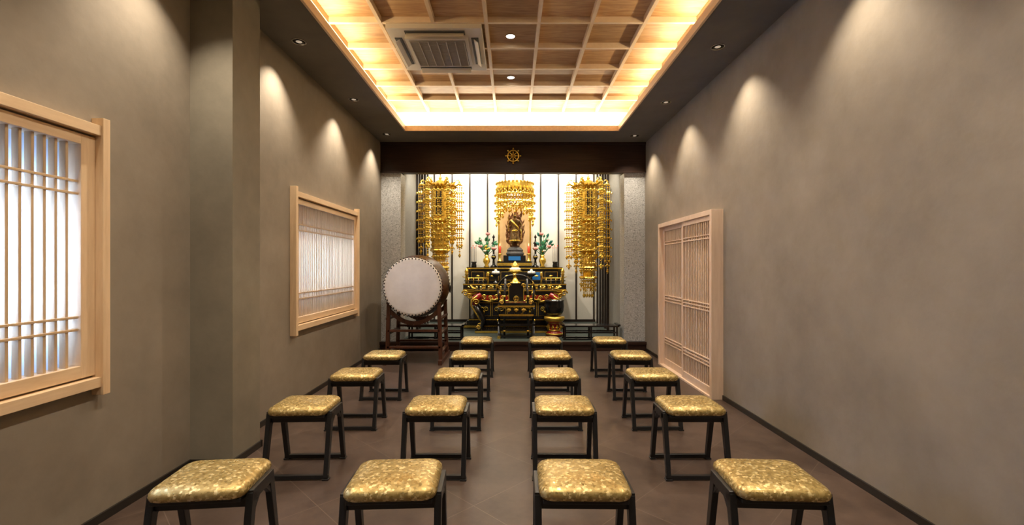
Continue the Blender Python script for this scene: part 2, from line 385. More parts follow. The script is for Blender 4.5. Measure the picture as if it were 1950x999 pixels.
# ---- stools
def rrect(hx,hy,r,n=6):
    pts=[]
    for cx,cy,a0 in((hx-r,hy-r,0),(-hx+r,hy-r,pi/2),(-hx+r,-hy+r,pi),(hx-r,-hy+r,1.5*pi)):
        for i in range(n+1):
            a=a0+pi/2*i/n; pts.append((cx+r*math.cos(a),cy+r*math.sin(a)))
    return pts
b=B()
hx,hy=0.176,0.148; prof=[(0.004,0.385),(-0.003,0.391),(-0.007,0.403),(-0.005,0.416),(0.003,0.427),(0.016,0.435),(0.04,0.441),(0.08,0.446),(0.12,0.448)]
vs=[];n=28
for ins,z in prof:
    for x,y in rrect(hx-ins,hy-ins,max(0.045-ins*0.3,0.012)): vs.append((x,y,z))
fs=[(i*n+j,i*n+(j+1)%n,(i+1)*n+(j+1)%n,(i+1)*n+j) for i in range(len(prof)-1) for j in range(n)]
fs.append(tuple(range(n))); fs.append(tuple((len(prof)-1)*n+j for j in range(n)))
b.add(vs,fs,'seat',True)
b.box(-0.168,0.168,-0.138,0.138,0.370,0.386,'blackp')
LX=0.186
for s_ in (-1,1):
    x=s_*LX
    for t_ in (-1,1):
        b.bar((x,t_*0.080,0.385),(x,t_*0.160,0.012),0.044,0.028,'blackp',0.030,0.028,up=(1,0,0))
        b.bar((x,t_*0.020,0.372),(x,t_*0.100,0.29),0.026,0.022,'blackp',0.012,0.022,up=(1,0,0))
    b.box(x-0.014,x+0.014,-0.10,0.10,0.350,0.398,'blackp')
for t_ in (-1,1):
    b.box(-LX-0.016,LX+0.016,t_*0.157-0.013,t_*0.157+0.013,0.006,0.032,'blackp')
    b.box(-LX+0.01,LX-0.01,t_*0.085-0.011,t_*0.085+0.011,0.330,0.374,'blackp')
    for s_ in(-1,1): b.box(s_*LX-0.02,s_*LX+0.02,t_*0.157-0.02,t_*0.157+0.02,0,0.010,'blackp')
st=b.done('stool',0.003)
pos=[(-1.255,1.915,6),(-0.49,1.915,3),(0.290,1.915,-1),(1.075,1.915,-3),
(-1.33,2.93,2),(-0.485,2.93,0),(0.327,2.93,-1),(1.135,2.93,0),
(-1.287,3.77,1),(-0.452,3.77,0),(0.352,3.77,0),(1.148,3.77,1),
(-1.284,4.58,0),(-0.428,4.58,2),(0.391,4.58,0),(1.183,4.58,-2),
(-0.431,5.50,0),(0.393,5.50,1),(1.167,5.50,0)]
for i,(x,y,r) in enumerate(pos):
    o=st if i==0 else bpy.data.objects.new('stool',st.data)
    if i:
        scene.collection.objects.link(o)
        md=o.modifiers.new('bevel','BEVEL');md.width=0.003;md.segments=2;md.limit_method='ANGLE';md.angle_limit=math.radians(50)
    o.location=(x,y,0); o.rotation_euler=(0,0,math.radians(r))

# ---- taiko drum on stand
b=B(); cx,cz=-1.32,1.03; ya,yb=6.0,6.75
prof=[]
for i in range(17):
    t=i/16; prof.append((0.375+0.055*math.sin(pi*t),ya+t*(yb-ya)))
b.lathe(prof,(cx,0,cz),'drumw',48,'Y')
for yy,d in((ya,-1),(yb,1)):
    b.lathe([(0.386,yy-d*0.035),(0.386,yy-d*0.02),(0.384,yy-0.0),(0.376,yy+d*0.006),(0.34,yy+d*0.008),(0.1,yy+d*0.008)],(cx,0,cz),'skin',48,'Y')
    for k in range(52):
        a=2*pi*k/52
        b.ball((cx+0.372*math.cos(a),yy+d*0.004,cz+0.372*math.sin(a)),0.0105,'black',6)
        aa=a+pi/52
        b.ball((cx+0.390*math.cos(aa),yy-d*0.022,cz+0.390*math.sin(aa)),0.0105,'black',6)
for s_ in(1,-1):
    b.tube([(cx+s_*0.445+0.0*math.cos(a),6.375+0.05*math.cos(a),cz+0.05*math.sin(a)-0.04) for a in[2*pi*i/16 for i in range(16)]],0.008,'black',6,closed=True)
    b.ball((cx+s_*0.43,6.375,cz+0.01),0.02,'black',8)
b.done('taiko_drum')
b=B()
for sx in(-1,1):
    for yy in (6.10,6.65):
        b.bar((cx+sx*0.36,yy,0.0),(cx+sx*0.335,yy,0.80),0.05,0.05,'standw')
        b.cbox((cx+sx*0.335,yy,0.81),(0.06,0.06,0.02),'standw')
    for z in(0.14,0.40,0.60): b.bar((cx+sx*0.35,6.08,z),(cx+sx*0.35,6.67,z),0.03,0.045,'standw')
    b.bar((cx+sx*0.365,5.98,0.025),(cx+sx*0.365,6.77,0.025),0.07,0.05,'standw')
for yy in (6.10,6.65):
    b.bar((cx-0.36,yy,0.22),(cx+0.36,yy,0.22),0.03,0.05,'standw')
    pts=[(cx-0.33+0.66*i/10,yy, 0.60-0.0+0.17*((i-5)/5)**2-0.06) for i in range(11)]
    for i in range(10): b.bar(pts[i],pts[i+1],0.055,0.03,'standw')
    b.bar((cx-0.35,yy,0.44),(cx+0.35,yy,0.44),0.03,0.05,'standw')
b.done('taiko_drum_stand',0.003)

# ---- niche shell
b=B(); b.box(XF,XR,7.0,YN,0,0.12,'beam'); b.box(XF,XR,7.03,YN,0.12,0.14,'carpet'); b.box(XF,XR,6.98,7.03,0.10,0.142,'beam'); b.done('altar_platform_floor')
b=B(); b.box(XF,XR,YB,7.18,2.751,H-0.0,'beam'); b.box(XF,XR,YB-0.015,YB,3.175,H,'beam'); b.box(XF,XR,YB-0.012,YB,2.745,2.765,'beam'); b.done('trim_beam')
b=B()
for s_ in(-1,1):
    xo_=XF if s_<0 else XR
    xs=sorted((xo_,s_*NX)); b.box(xs[0],xs[1],7.07,7.36,0.142,2.751,'stone')
b.done('stone_side_column')
b=B()
for s_ in(-1,1):
    xs=sorted((s_*(NX+0.02),s_*(NX+0.06)))
    b.box(xs[0],xs[1],7.36,8.3,0.14,3.4,'grey'); b.box(xs[0],xs[1],8.3,YN,0.14,3.4,'nichew')
    for y in (8.3,8.52,8.76,9.02,9.3):
        x2=sorted((s_*(NX+0.02),s_*(NX-0.02))); b.box(x2[0],x2[1],y-0.018,y+0.018,0.14,3.4,'batten')
b.done('wall_niche_side')
b=B(); b.box(-2.1,2.1,YN,YN+0.1,0,3.45,'nichew')
for i in range(-5,5):
    x=0.033+(i+0.5)*0.372
    b.box(x-0.015,x+0.015,YN-0.03,YN,0.14,3.4,'batten')
b.box(-NX,NX,YN-0.035,YN,0.14,0.19,'batten')
b.done('wall_back')
b=B(); b.box(-2.1,2.1,7.18,YN+0.1,3.4,3.45,'cove'); b.box(-2.1,2.1,7.1,7.18,3.2,3.45,'cove'); nc=b.done('ceiling_niche')
light('niche_strip_light','AREA',(0,9.25,3.37),72,(1,0.92,0.78),nc,(math.radians(12),0,0),shape='RECTANGLE',size=3.2,size_y=0.12)
for x in(-1.25,-0.45,0.45,1.25):  # unseen spots behind the beam, added to brighten the gilt ornaments
    o=light('niche_fill_spot','SPOT',(x,7.35,3.36),140,(1,0.90,0.74),nc,(math.radians(32),0,0),spot_size=math.radians(95),spot_blend=0.6,shadow_soft_size=0.04)

# ---- dharma wheel
b=B(); c=(0.01,YB-0.03,3.0)
b.tube([(c[0]+0.085*math.cos(a),c[1],c[2]+0.085*math.sin(a)) for a in[2*pi*i/40 for i in range(40)]],0.012,'gold',8,closed=True)
b.tube([(c[0]+0.03*math.cos(a),c[1],c[2]+0.03*math.sin(a)) for a in[2*pi*i/24 for i in range(24)]],0.007,'gold',8,closed=True)
b.ball(c,0.014,'gold')
for i in range(8):
    a=i*pi/4
    d=Vector((math.cos(a),0,math.sin(a))); b.tube([Vector(c)+d*0.014,Vector(c)+d*0.05,Vector(c)+d*0.105],[0.006,0.010,0.006],'gold',6)
    b.ball(Vector(c)+d*0.112,0.015,'gold',8)
b.cbox((c[0],c[1]+0.018,c[2]),(0.03,0.03,0.03),'gold')
b.done('dharma_wheel_emblem')

# ---- hanging gilt ornaments
def strand(b,x,y,z0,z1,step=0.036,s=0.010,mat='gold'):
    k=0;z=z0
    b.tube([(x,y,z0),(x,y,z1)],0.0022,mat,4)
    while z>z1:
        if k%4==3:
            b.bead((x,y,z),s*2.1,s*2.2,mat,s*0.6)
            b.bead((x-s*2.4,y,z-s),s*1.0,s*1.7,mat,s*0.5); b.bead((x+s*2.4,y,z-s),s*1.0,s*1.7,mat,s*0.5)
        else: b.bead((x,y,z),s*(1.3 if k%2 else 0.9),s*1.4,mat)
        z-=step;k+=1
    b.bead((x,y,z1-0.03),s*1.8,0.045,mat,s*0.7)
def hanging(x,y,zbot):
    b=B(); zt=2.80
    b.tube([(x,y,3.4),(x,y,zt)],0.006,'gold',6)
    for k in range(12): b.bead((x,y,3.38-k*0.045),0.012,0.02,'gold')
    b.lathe([(0.012,zt+0.08),(0.03,zt+0.05),(0.02,zt+0.02),(0.07,zt),(0.10,zt-0.03),(0.20,zt-0.07),(0.235,zt-0.075),(0.235,zt-0.10),(0.20,zt-0.12),(0.18,zt-0.12)],(x,y,0),'gold2',6,smooth=False)
    for i in range(6):
        a=i*pi/3; d=Vector((math.cos(a),math.sin(a),0)); u=Vector((0,0,1)); p=Vector((x,y,zt-0.08))
        pts=[p+d*0.20,p+d*0.27+u*0.0,p+d*0.325+u*0.03,p+d*0.34+u*0.075,p+d*0.31+u*0.10,p+d*0.285+u*0.08]
        b.tube(pts,[0.024,0.022,0.020,0.017,0.013,0.010],'gold',6)
        b.ball(p+d*0.345+u*0.02,0.026,'gold',8)
        b.tube([p+d*0.22+u*0.02,p+d*0.26+u*0.07,p+d*0.24+u*0.11],[0.022,0.018,0.004],'gold',6)
        for sc_ in(0.34,0.375,0.30):
            q=p+d*sc_
            strand(b,q.x,q.y,q.z,zbot+0.42+0.07*(i%2)+(0.0 if sc_==0.34 else 0.16+0.5*abs(sc_-0.34)),s=0.0145,step=0.040)
        for tt in (0.25,0.5,0.75):
            a2=a+tt*pi/3; d2=Vector((math.cos(a2),math.sin(a2),0)); q=p+d2*0.265
            strand(b,q.x,q.y,q.z,zbot+0.72+(0.14 if tt==0.5 else 0),s=0.0125)
            for k in range(3): b.bead((q.x,q.y,q.z-0.02),0.03,0.035,'gold',0.03)
    R=0.155
    def hexd(z1,z0,r,mat,flare=0.02):
        b.lathe([(r+flare,z1),(r+flare,z1-0.025),(r,z1-0.03),(r,z0+0.03),(r+flare,z0+0.025),(r+flare,z0)],(x,y,0),mat,6,smooth=False)
    hexd(zt-0.12,2.12,R,'gold2')
    ap=R*math.cos(pi/6)
    b.box(x-0.062,x+0.062,y-ap-0.008,y-ap,2.17,2.62,'gold')
    b.box(x-0.05,x+0.05,y-ap-0.010,y-ap-0.008,2.185,2.605,'black')
    for s_ in(-1,1):
        b.spiral((x+s_*0.04,y-ap-0.02,2.66),0.025,'gold',flip=s_,th=0.006)
    b.lathe([(0.19,2.12),(0.21,2.10),(0.15,2.06),(0.13,2.03)],(x,y,0),'gold',6,smooth=False)
    hexd(2.05,1.60,R*0.98,'gold2')
    for i in range(6):
        a=i*pi/3+pi/6; d=Vector((math.cos(a),math.sin(a),0)); tnt=Vector((-math.sin(a),math.cos(a),0))
        for r_ in range(4):
            for cc in(-1,0,1):
                p=Vector((x,y,0))+d*(ap+0.002)+tnt*cc*0.045; b.bead((p.x,p.y,1.68+r_*0.09),0.02,0.035,'gold')
    b.lathe([(0.17,1.60),(0.19,1.58),(0.12,1.54),(0.10,1.52)],(x,y,0),'gold',6,smooth=False)
    for i in range(18):
        a=2*pi*i/18
        strand(b,x+0.13*math.cos(a),y+0.13*math.sin(a),1.57,zbot+ (0.18 if i%3 else 0.10),step=0.03,s=0.009)
    b.tube([(x,y,1.55),(x,y,zbot+0.3)],0.10,'gold2',6)
    for k,(z_,r_) in enumerate(((1.30,0.15),(1.12,0.14))):
        b.lathe([(r_,z_),(r_+0.012,z_-0.02),(r_,z_-0.04),(r_-0.03,z_-0.04)],(x,y,0),'gold',6,smooth=False)
    for i in range(12):
        a=2*pi*i/12
        strand(b,x+0.085*math.cos(a),y+0.085*math.sin(a),zbot+0.32,zbot,step=0.03,s=0.009)
    o=b.done('hanging_gilt_altar_ornament',origin=(x,y,2.8))
    cu=bpy.data.curves.new('inscription','FONT'); cu.body='\n'.join('南無大師遍照金剛'); cu.size=0.05; cu.align_x='CENTER'; cu.align_y='CENTER'; cu.space_line=1.02; cu.extrude=0.0015
    cu.materials.append(M['gold'])
    t=bpy.data.objects.new('inscription',cu); scene.collection.objects.link(t); t.parent=o
    t.location=(0,-ap-0.0115,2.395-2.8); t.rotation_euler=(pi/2,0,0)
hanging(-1.27,8.0,1.10)
hanging(1.33,8.0,0.82)

# ---- central canopy (tengai)
b=B(); x,y,zt=0.045,8.7,2.90
b.tube([(x,y,3.4),(x,y,zt)],0.006,'gold',6)
b.lathe([(0.02,zt+0.03),(0.10,zt+0.01),(0.30,zt-0.01),(0.345,zt-0.03),(0.35,zt-0.05),(0.34,zt-0.12),(0.33,zt-0.13),(0.30,zt-0.13),(0.30,zt-0.05)],(x,y,0),'gold2',24,smooth=False)
for i in range(30):
    a=2*pi*i/30; d=Vector((math.cos(a),math.sin(a),0)); p=Vector((x,y,zt-0.03))+d*0.35
    b.bead(p,0.03,0.03,'gold'); b.bead(p-Vector((0,0,0.11)),0.03,0.045,'gold')
    c_=abs(math.cos(a))
    strand(b,p.x,p.y,p.z-0.1,zt-0.36-0.34*c_**2-(0.08 if i%2 else 0),step=0.036,s=0.0145)
    q=Vector((x,y,zt-0.12))+d*0.24
    strand(b,q.x,q.y,q.z,zt-0.42-(0.05 if i%2 else 0),step=0.034,s=0.012)
for k in range(24):
    a=2*pi*k/24
    pts=[(x+0.36*math.cos(a+2*pi/24*t),y+0.36*math.sin(a+2*pi/24*t),zt-0.15-0.07*math.sin(pi*t)) for t in(0,.25,.5,.75,1)]
    b.tube(pts,0.007,'gold',5)
b.done('gilt_altar_canopy')

# ---- backdrop panel of statue
b=B()
b.box(-0.30,0.385,9.42,9.45,1.25,2.58,'gold'); b.box(-0.265,0.35,9.412,9.42,1.25,2.55,'panelg')
b.done('statue_backing_panel')

# ---- statue
b=B(); sx,sy=0.045,9.2
random.seed(3)
def tongue(x0,z0,x1,z1,r,curl):
    pts=[];rd=[]
    for i in range(13):
        t=i/12; xx=x0+(x1-x0)*t+curl*math.sin(2*pi*t*0.9)*0.035; zz=z0+(z1-z0)*t
        pts.append((xx,sy+0.07+0.012*math.sin(i),zz)); rd.append(r*math.sin(pi*min(1,(t*0.8+0.2)))*(1-0.35*t)+0.0015)
    b.tube(pts,rd,'flamew',8,flat=0.4)
for (dx,z0,dx1,z1,r,c_) in ((0,1.66,0.0,2.36,0.10,0.3),(-0.06,1.72,-0.05,2.30,0.07,1),(0.06,1.72,0.07,2.34,0.07,-1)):
    tongue(sx+dx,z0,sx+dx1,z1,r,c_)
for i in range(10):
    t=i/9
    for s_ in(-1,1):
        zb=1.70+0.50*t; w=0.085+0.035*math.sin(pi*t)-0.03*t
        tip=w+0.075*(1-0.5*t)+random.uniform(-0.015,0.02)
        tongue(sx+s_*w,zb,sx+s_*tip+0.02*t,zb+0.20+0.06*random.random(),0.028,s_*(1 if i%2 else -0.7))
tongue(sx-0.01,2.15,sx+0.075,2.54,0.045,1); tongue(sx+0.05,2.12,sx+0.12,2.46,0.04,-1); tongue(sx-0.05,2.10,sx-0.03,2.44,0.04,-1); tongue(sx-0.08,2.05,sx-0.10,2.34,0.035,1)
b.lathe([(0.17,1.52),(0.19,1.56),(0.16,1.60),(0.17,1.63),(0.12,1.68),(0.05,1.70)],(sx,sy-0.02,0),'rock',9,smooth=False,sy=0.7)
stt=b.done('fudo_myoo_statue')
me=bpy.data.meshes.new('figure')
J=[(0,0,0.30),(0,0,0.40),(0,-0.005,0.50),(0,0,0.56),(0,-0.01,0.60),(0,-0.012,0.665),
 (-0.05,0,0.28),(-0.055,-0.02,0.16),(-0.06,0,0.04),(-0.065,-0.05,0.012), (0.05,0,0.28),(0.055,-0.02,0.16),(0.06,0,0.04),(0.065,-0.05,0.012),
 (-0.085,0,0.515),(-0.135,-0.02,0.42),(-0.13,-0.09,0.36), (0.085,0,0.515),(0.14,-0.01,0.42),(0.12,-0.07,0.33)]
E=[(0,1),(1,2),(2,3),(3,4),(4,5),(0,6),(6,7),(7,8),(8,9),(0,10),(10,11),(11,12),(12,13),(2,14),(14,15),(15,16),(2,17),(17,18),(18,19)]
R=[.06,.052,.065,.025,.038,.034,.048,.042,.026,.018,.048,.042,.026,.018,.032,.024,.018,.032,.024,.018]
me.from_pydata(J,E,[]); fo=bpy.data.objects.new('figure',me); scene.collection.objects.link(fo); me.materials.append(M['bronze'])
md=fo.modifiers.new('skin','SKIN')
for i,r_ in enumerate(R): me.skin_vertices[0].data[i].radius=(r_,r_*0.85)
me.skin_vertices[0].data[0].use_root=True
fo.modifiers.new('sub','SUBSURF').levels=2; fo.modifiers['sub'].render_levels=2
fo.location=(sx,sy-0.05,1.70); fo.parent=stt
b=B(); X,Y_,Z=sx,sy-0.05,1.70
b.lathe([(0.10,0.10),(0.11,0.12),(0.085,0.22),(0.062,0.31),(0.065,0.33)],(X,Y_,Z),'bronze',12,sy=0.8)
b.lathe([(0.112,0.10),(0.114,0.125),(0.108,0.13)],(X,Y_,Z),'gold',12,sy=0.8)
b.lathe([(0.066,0.30),(0.070,0.315),(0.066,0.33)],(X,Y_,Z),'gold',12,sy=0.85)
b.tube([(X-0.075,Y_-0.03,Z+0.53),(X-0.02,Y_-0.075,Z+0.46),(X+0.06,Y_-0.07,Z+0.38),(X+0.08,Y_-0.04,Z+0.33)],[.014,.018,.018,.014],'gold2',8)
b.bar((X-0.13,Y_-0.10,Z+0.30),(X-0.13,Y_-0.10,Z+0.62),0.014,0.006,'gold',0.008,0.005); b.bar((X-0.155,Y_-0.10,Z+0.385),(X-0.105,Y_-0.10,Z+0.385),0.01,0.01,'gold')
b.tube([(X+0.12,Y_-0.08,Z+0.34),(X+0.135,Y_-0.09,Z+0.25),(X+0.12,Y_-0.09,Z+0.16),(X+0.14,Y_-0.09,Z+0.10)],0.006,'gold',6)
b.ball((X,Y_-0.012,Z+0.70),0.02,'gold2',8); b.tube([(X-0.02,Y_-0.045,Z+0.625),(X,Y_-0.053,Z+0.615),(X+0.02,Y_-0.045,Z+0.625)],0.004,'gold',5)
b.done('robe_and_sword',parent=stt)

# ---- altar (shumidan)
b=B(); cx=0.04
def slab(hx,y0,y1,z0,z1,mat,edge=None):
    b.box(cx-hx,cx+hx,y0,y1,z0,z1,mat)
    if edge:
        b.box(cx-hx-0.003,cx+hx+0.003,y0-0.006,y0,z0+0.25*(z1-z0),z1-0.25*(z1-z0),edge)
slab(0.95,8.50,9.40,0.14,0.22,'black','gold'); slab(0.90,8.54,9.40,0.22,0.28,'black'); slab(0.86,8.57,9.40,0.28,0.32,'black','gold')
slab(0.78,8.62,9.40,0.32,0.66,'black'); 
for i in range(5):
    x0=cx-0.72+i*0.29
    b.box(x0,x0+0.27,8.612,8.622,0.36,0.62,'gold'); b.box(x0+0.012,x0+0.258,8.606,8.613,0.372,0.608,'black')
    b.spiral((x0+0.09,8.598,0.49),0.05,'gold',flip=1,th=0.007); b.spiral((x0+0.18,8.598,0.49),0.05,'gold',flip=-1,th=0.007)
    b.bead((x0+0.135,8.60,0.44),0.03,0.04,'gold')
slab(0.82,8.59,9.40,0.66,0.70,'gold'); slab(0.86,8.56,9.40,0.70,0.76,'black','gold'); slab(0.90,8.53,9.40,0.76,0.82,'red','gold'); slab(0.94,8.50,9.40,0.82,0.86,'gold')
slab(0.96,8.48,9.40,0.86,0.98,'black')
b.box(cx-0.963,cx+0.963,8.474,8.48,0.955,0.975,'gold'); b.box(cx-0.963,cx+0.963,8.474,8.48,0.865,0.88,'gold')
for i in range(24):
    x0=cx-0.86+i*1.72/23; b.bead((x0,8.545,0.73),0.026,0.032,'gold',0.02)
    b.bead((x0,8.475,0.918),0.022,0.018,'gold',0.01)
for s_ in(-1,1):
    for yy in(8.50,):
        b.lathe([(0.028,0.98),(0.028,1.14),(0.038,1.15),(0.025,1.17),(0.038,1.20),(0.025,1.235),(0.004,1.27)],(cx+s_*0.90,yy+0.03,0),'gold',10)
    for k in range(4):
        b.spiral((cx+s_*(0.92-0.07*k),8.47,0.80-0.055*k),0.06-0.006*k,'gold',flip=s_,th=0.016)
    b.tube([(cx+s_*0.5,8.53,1.08),(cx+s_*0.90,8.53,1.08),(cx+s_*0.98,8.53,1.11)],[0.010,0.010,0.006],'gold',6)
    b.tube([(cx+s_*0.5,8.53,1.03),(cx+s_*0.95,8.53,1.03)],0.010,'black',6)
    for k in range(5): b.tube([(cx+s_*(0.5+0.09*k),8.53,0.98),(cx+s_*(0.5+0.09*k),8.53,1.08)],0.007,'gold',6)
    b.lathe([(0.02,0.98),(0.02,1.12),(0.03,1.13),(0.02,1.15),(0.03,1.17),(0.003,1.20)],(cx+s_*0.5,8.53,0),'gold',8)
slab(0.90,8.85,9.38,0.98,1.24,'black'); slab(0.93,8.83,9.38,1.24,1.285,'black','gold')
for i in range(6):
    x0=cx-0.84+i*0.285; b.box(x0,x0+0.25,8.842,8.85,1.03,1.20,'gold'); b.box(x0+0.008,x0+0.242,8.836,8.843,1.038,1.192,'blue' if i==4 else 'black')
    b.bead((x0+0.125,8.832,1.115),0.04,0.02,'gold',0.008)
slab(0.34,8.95,9.38,1.285,1.40,'black','gold'); slab(0.22,9.02,9.38,1.40,1.52,'black')
b.box(cx-0.12,cx+0.12,9.008,9.018,1.42,1.50,'blue')
b.done('buddhist_altar')

# altar front offering table (maezukue)
b=B(); cx=0.05; y0,y1=7.92,8.36
b.box(cx-0.72,cx+0.72,y0,y1,0.86,0.90,'black'); b.box(cx-0.725,cx+0.725,y0-0.006,y0,0.872,0.888,'gold')
b.box(cx-0.66,cx+0.66,y0+0.02,y1-0.02,0.80,0.86,'black')
for s_ in(-1,1):
    b.tube([(cx+s_*0.70,(y0+y1)/2,0.90),(cx+s_*0.76,(y0+y1)/2,0.92),(cx+s_*0.80,(y0+y1)/2,0.97)],[0.02,0.018,0.01],'gold',8,flat=8)
    for yy in (y0+0.04,y1-0.04):
        b.tube([(cx+s_*0.60,yy,0.82),(cx+s_*0.70,yy,0.74),(cx+s_*0.71,yy,0.62)],[0.05,0.065,0.05],'red',8)
        b.tube([(cx+s_*0.71,yy,0.62),(cx+s_*0.62,yy,0.48),(cx+s_*0.56,yy,0.34),(cx+s_*0.60,yy,0.22),(cx+s_*0.68,yy,0.19)],[0.05,0.04,0.03,0.032,0.02],'black',8)
        b.tube([(cx+s_*0.66,yy-0.05,0.79),(cx+s_*0.76,yy-0.05,0.72),(cx+s_*0.77,yy-0.05,0.62),(cx+s_*0.68,yy-0.04,0.47),(cx+s_*0.60,yy-0.03,0.34)],[0.014,0.018,0.016,0.012,0.008],'gold',8)
        b.spiral((cx+s_*0.68,yy-0.06,0.68),0.055,'gold',flip=s_,th=0.014); b.spiral((cx+s_*0.64,yy-0.04,0.23),0.04,'gold',flip=s_,th=0.012)
    for k in range(5):
        b.spiral((cx+s_*(0.10+0.11*k),y0-0.005,0.77-0.02*(k%2)),0.042,'gold',flip=s_,th=0.011)
    b.tube([(cx,y0,0.74),(cx+s_*0.15,y0,0.70),(cx+s_*0.3,y0,0.74),(cx+s_*0.45,y0,0.69),(cx+s_*0.58,y0,0.72)],0.014,'gold',6)
b.box(cx-0.60,cx+0.60,y0+0.015,y0+0.03,0.71,0.80,'red')
b.box(cx-0.70,cx+0.70,y0-0.02,y1+0.02,0.14,0.19,'black'); b.box(cx-0.705,cx+0.705,y0-0.026,y0-0.02,0.15,0.18,'gold')
for k in range(5): b.bead((cx-0.4+0.2*k,y0-0.01,0.72),0.035,0.045,'gold',0.02)
b.done('altar_offering_table')

# ---- altar offerings
def lotus(b,x,y,z,r,mat='pink'):
    for i in range(7):
        a=2*pi*i/7; b.tube([(x,y,z),(x+r*0.6*math.cos(a),y+r*0.6*math.sin(a),z+r*0.5),(x+r*0.7*math.cos(a),y+r*0.7*math.sin(a),z+r*1.1)],[r*0.15,r*0.35,r*0.05],mat,6,flat=0.6)
    b.ball((x,y,z+r*0.3),r*0.35,'gold',8)
random.seed(11)
for s_,tm in((-1,'green'),(1,'teal')):
    b=B(); X=0.04+s_*0.55; Y_=8.94; z=1.285
    b.lathe([(0.05,z),(0.06,z+0.01),(0.03,z+0.04),(0.07,z+0.11),(0.065,z+0.16),(0.03,z+0.20),(0.05,z+0.24)],(X,Y_,0),'gold',16)
    for k in range(22):
        a=random.uniform(-1.0,1.0); ln=random.uniform(0.14,0.40)
        dx=math.sin(a)*ln*0.5; dz=math.cos(a)*ln; dy=random.uniform(-0.08,0.05)
        p0=Vector((X,Y_,z+0.22)); p1=p0+Vector((dx*0.5,dy*0.6,dz*0.6)); p2=p0+Vector((dx,dy,dz))
        b.tube([p0,p1,p2],0.004,'green',5)
        w_=random.uniform(0.018,0.032)
        d=Vector((dx*1.2+random.uniform(-.04,.04),0,dz*0.5)).normalized()*random.uniform(0.06,0.10)
        b.tube([p2,p2+d*0.35,p2+d*0.7,p2+d],[0.004,w_,w_*0.8,0.002],tm if k%3 else 'green',6,flat=0.25)
        q=p1; d2=Vector((-d.x+0.02,0,d.z)); b.tube([q,q+d2*0.4,q+d2],[0.004,w_*0.8,0.002],'green' if k%4 else 'gold',6,flat=0.25)
    for dx,dz,mt_ in ((-0.03,0.62,'pink'),(0.12,0.38,'pink'),(-0.14,0.34,'pink'),(0.03,0.30,'whitec'),(0.10,0.52,'whitec')):
        dx*=s_
        b.tube([(X,Y_,z+0.22),(X+dx*0.6,Y_-0.02,z+0.22+(dz-0.22)*0.6),(X+dx,Y_-0.05,z+dz)],0.006,'green',6)
        lotus(b,X+dx,Y_-0.08,z+dz,0.052 if mt_=='pink' else 0.035,mt_)
    b.done('gilt_lotus_vase')
for s_ in(-1,1):
    b=B(); X=0.04+s_*0.42; Y_=9.14; z=1.285
    b.lathe([(0.07,z),(0.07,z+0.02),(0.03,z+0.05),(0.02,z+0.15),(0.045,z+0.18),(0.05,z+0.22),(0.02,z+0.25),(0.02,z+0.33),(0.05,z+0.36),(0.06,z+0.38),(0.03,z+0.40),(0.03,z+0.46),(0.05,z+0.48),(0.02,z+0.51),(0.012,z+0.57),(0.03,z+0.60),(0.003,z+0.66)],(X,Y_,0),'black',16)
    b.lathe([(0.055,z+0.20),(0.056,z+0.21)],(X,Y_,0),'gold',16); b.lathe([(0.062,z+0.375),(0.063,z+0.385)],(X,Y_,0),'gold',16)
    b.done('pagoda_lantern')
    b=B(); X=0.035+s_*0.285; Y_=8.99; z=1.40
    b.lathe([(0.05,z),(0.05,z+0.012),(0.015,z+0.04),(0.012,z+0.11),(0.03,z+0.13),(0.04,z+0.15),(0.01,z+0.152)],(X,Y_,0),'gold',14)
    b.lathe([(0.022,z+0.15),(0.026,z+0.30),(0.022,z+0.305)],(X,Y_,0),'redc',12)
    b.lathe([(0.002,z+0.305),(0.009,z+0.325),(0.001,z+0.36)],(X,Y_,0),'flame',8)
    b.done('red_candle_on_stand')
    b=B(); X=0.04+s_*0.80; Y_=8.95; z=1.285
    b.lathe([(0.05,z),(0.055,z+0.02),(0.045,z+0.08),(0.06,z+0.10),(0.05,z+0.11)],(X,Y_,0),'black',14)
    for k in range(4):
        xx=X-0.045+0.03*k; b.tube([(xx,Y_,z+0.1),(xx,Y_,z+0.36+0.04*(k%2))],0.004,'standw',5); b.bead((xx,Y_,z+0.38+0.04*(k%2)),0.01,0.02,'redc')
    b.done('incense_stick_holder')
b=B(); X,Y_=0.05,8.66; z=0.98
b.lathe([(0.10,z),(0.11,z+0.02),(0.04,z+0.05),(0.03,z+0.16),(0.10,z+0.21),(0.13,z+0.22),(0.13,z+0.24)],(X,Y_,0),'gold',20)
b.lathe([(0.10,z+0.24),(0.105,z+0.28),(0.07,z+0.30)],(X,Y_,0),'whitec',16); b.lathe([(0.07,z+0.30),(0.075,z+0.34),(0.05,z+0.36),(0.01,z+0.42)],(X,Y_,0),'gold',16)
b.done('offering_stand')
for dx in(-0.32,0.36):
    b=B(); X=dx; Y_=8.68; z=0.98
    b.lathe([(0.06,z),(0.06,z+0.015),(0.02,z+0.04),(0.02,z+0.12),(0.09,z+0.16),(0.10,z+0.18),(0.095,z+0.185)],(X,Y_,0),'black',18)
    for k in range(6): b.ball((X+0.05*math.cos(k*pi/3),Y_+0.05*math.sin(k*pi/3),z+0.205),0.026,'whitec',8)
    b.ball((X,Y_,z+0.24),0.028,'whitec',8)
    b.done('offering_dish')
b=B(); z=0.90
for k,dx in enumerate((-0.55,-0.42,-0.3,0.38,0.5,0.62)):
    b.lathe([(0.03,z),(0.035,z+0.01),(0.02,z+0.03),(0.04,z+0.06),(0.045,z+0.065),(0.042,z+0.07)],(0.04+dx,8.12,0),'gold',12)
b.lathe([(0.07,z),(0.08,z+0.02),(0.10,z+0.08),(0.09,z+0.12),(0.06,z+0.13),(0.04,z+0.17),(0.005,z+0.2)],(0.05,8.14,0),'gold',18)
b.done('altar_implement_set')

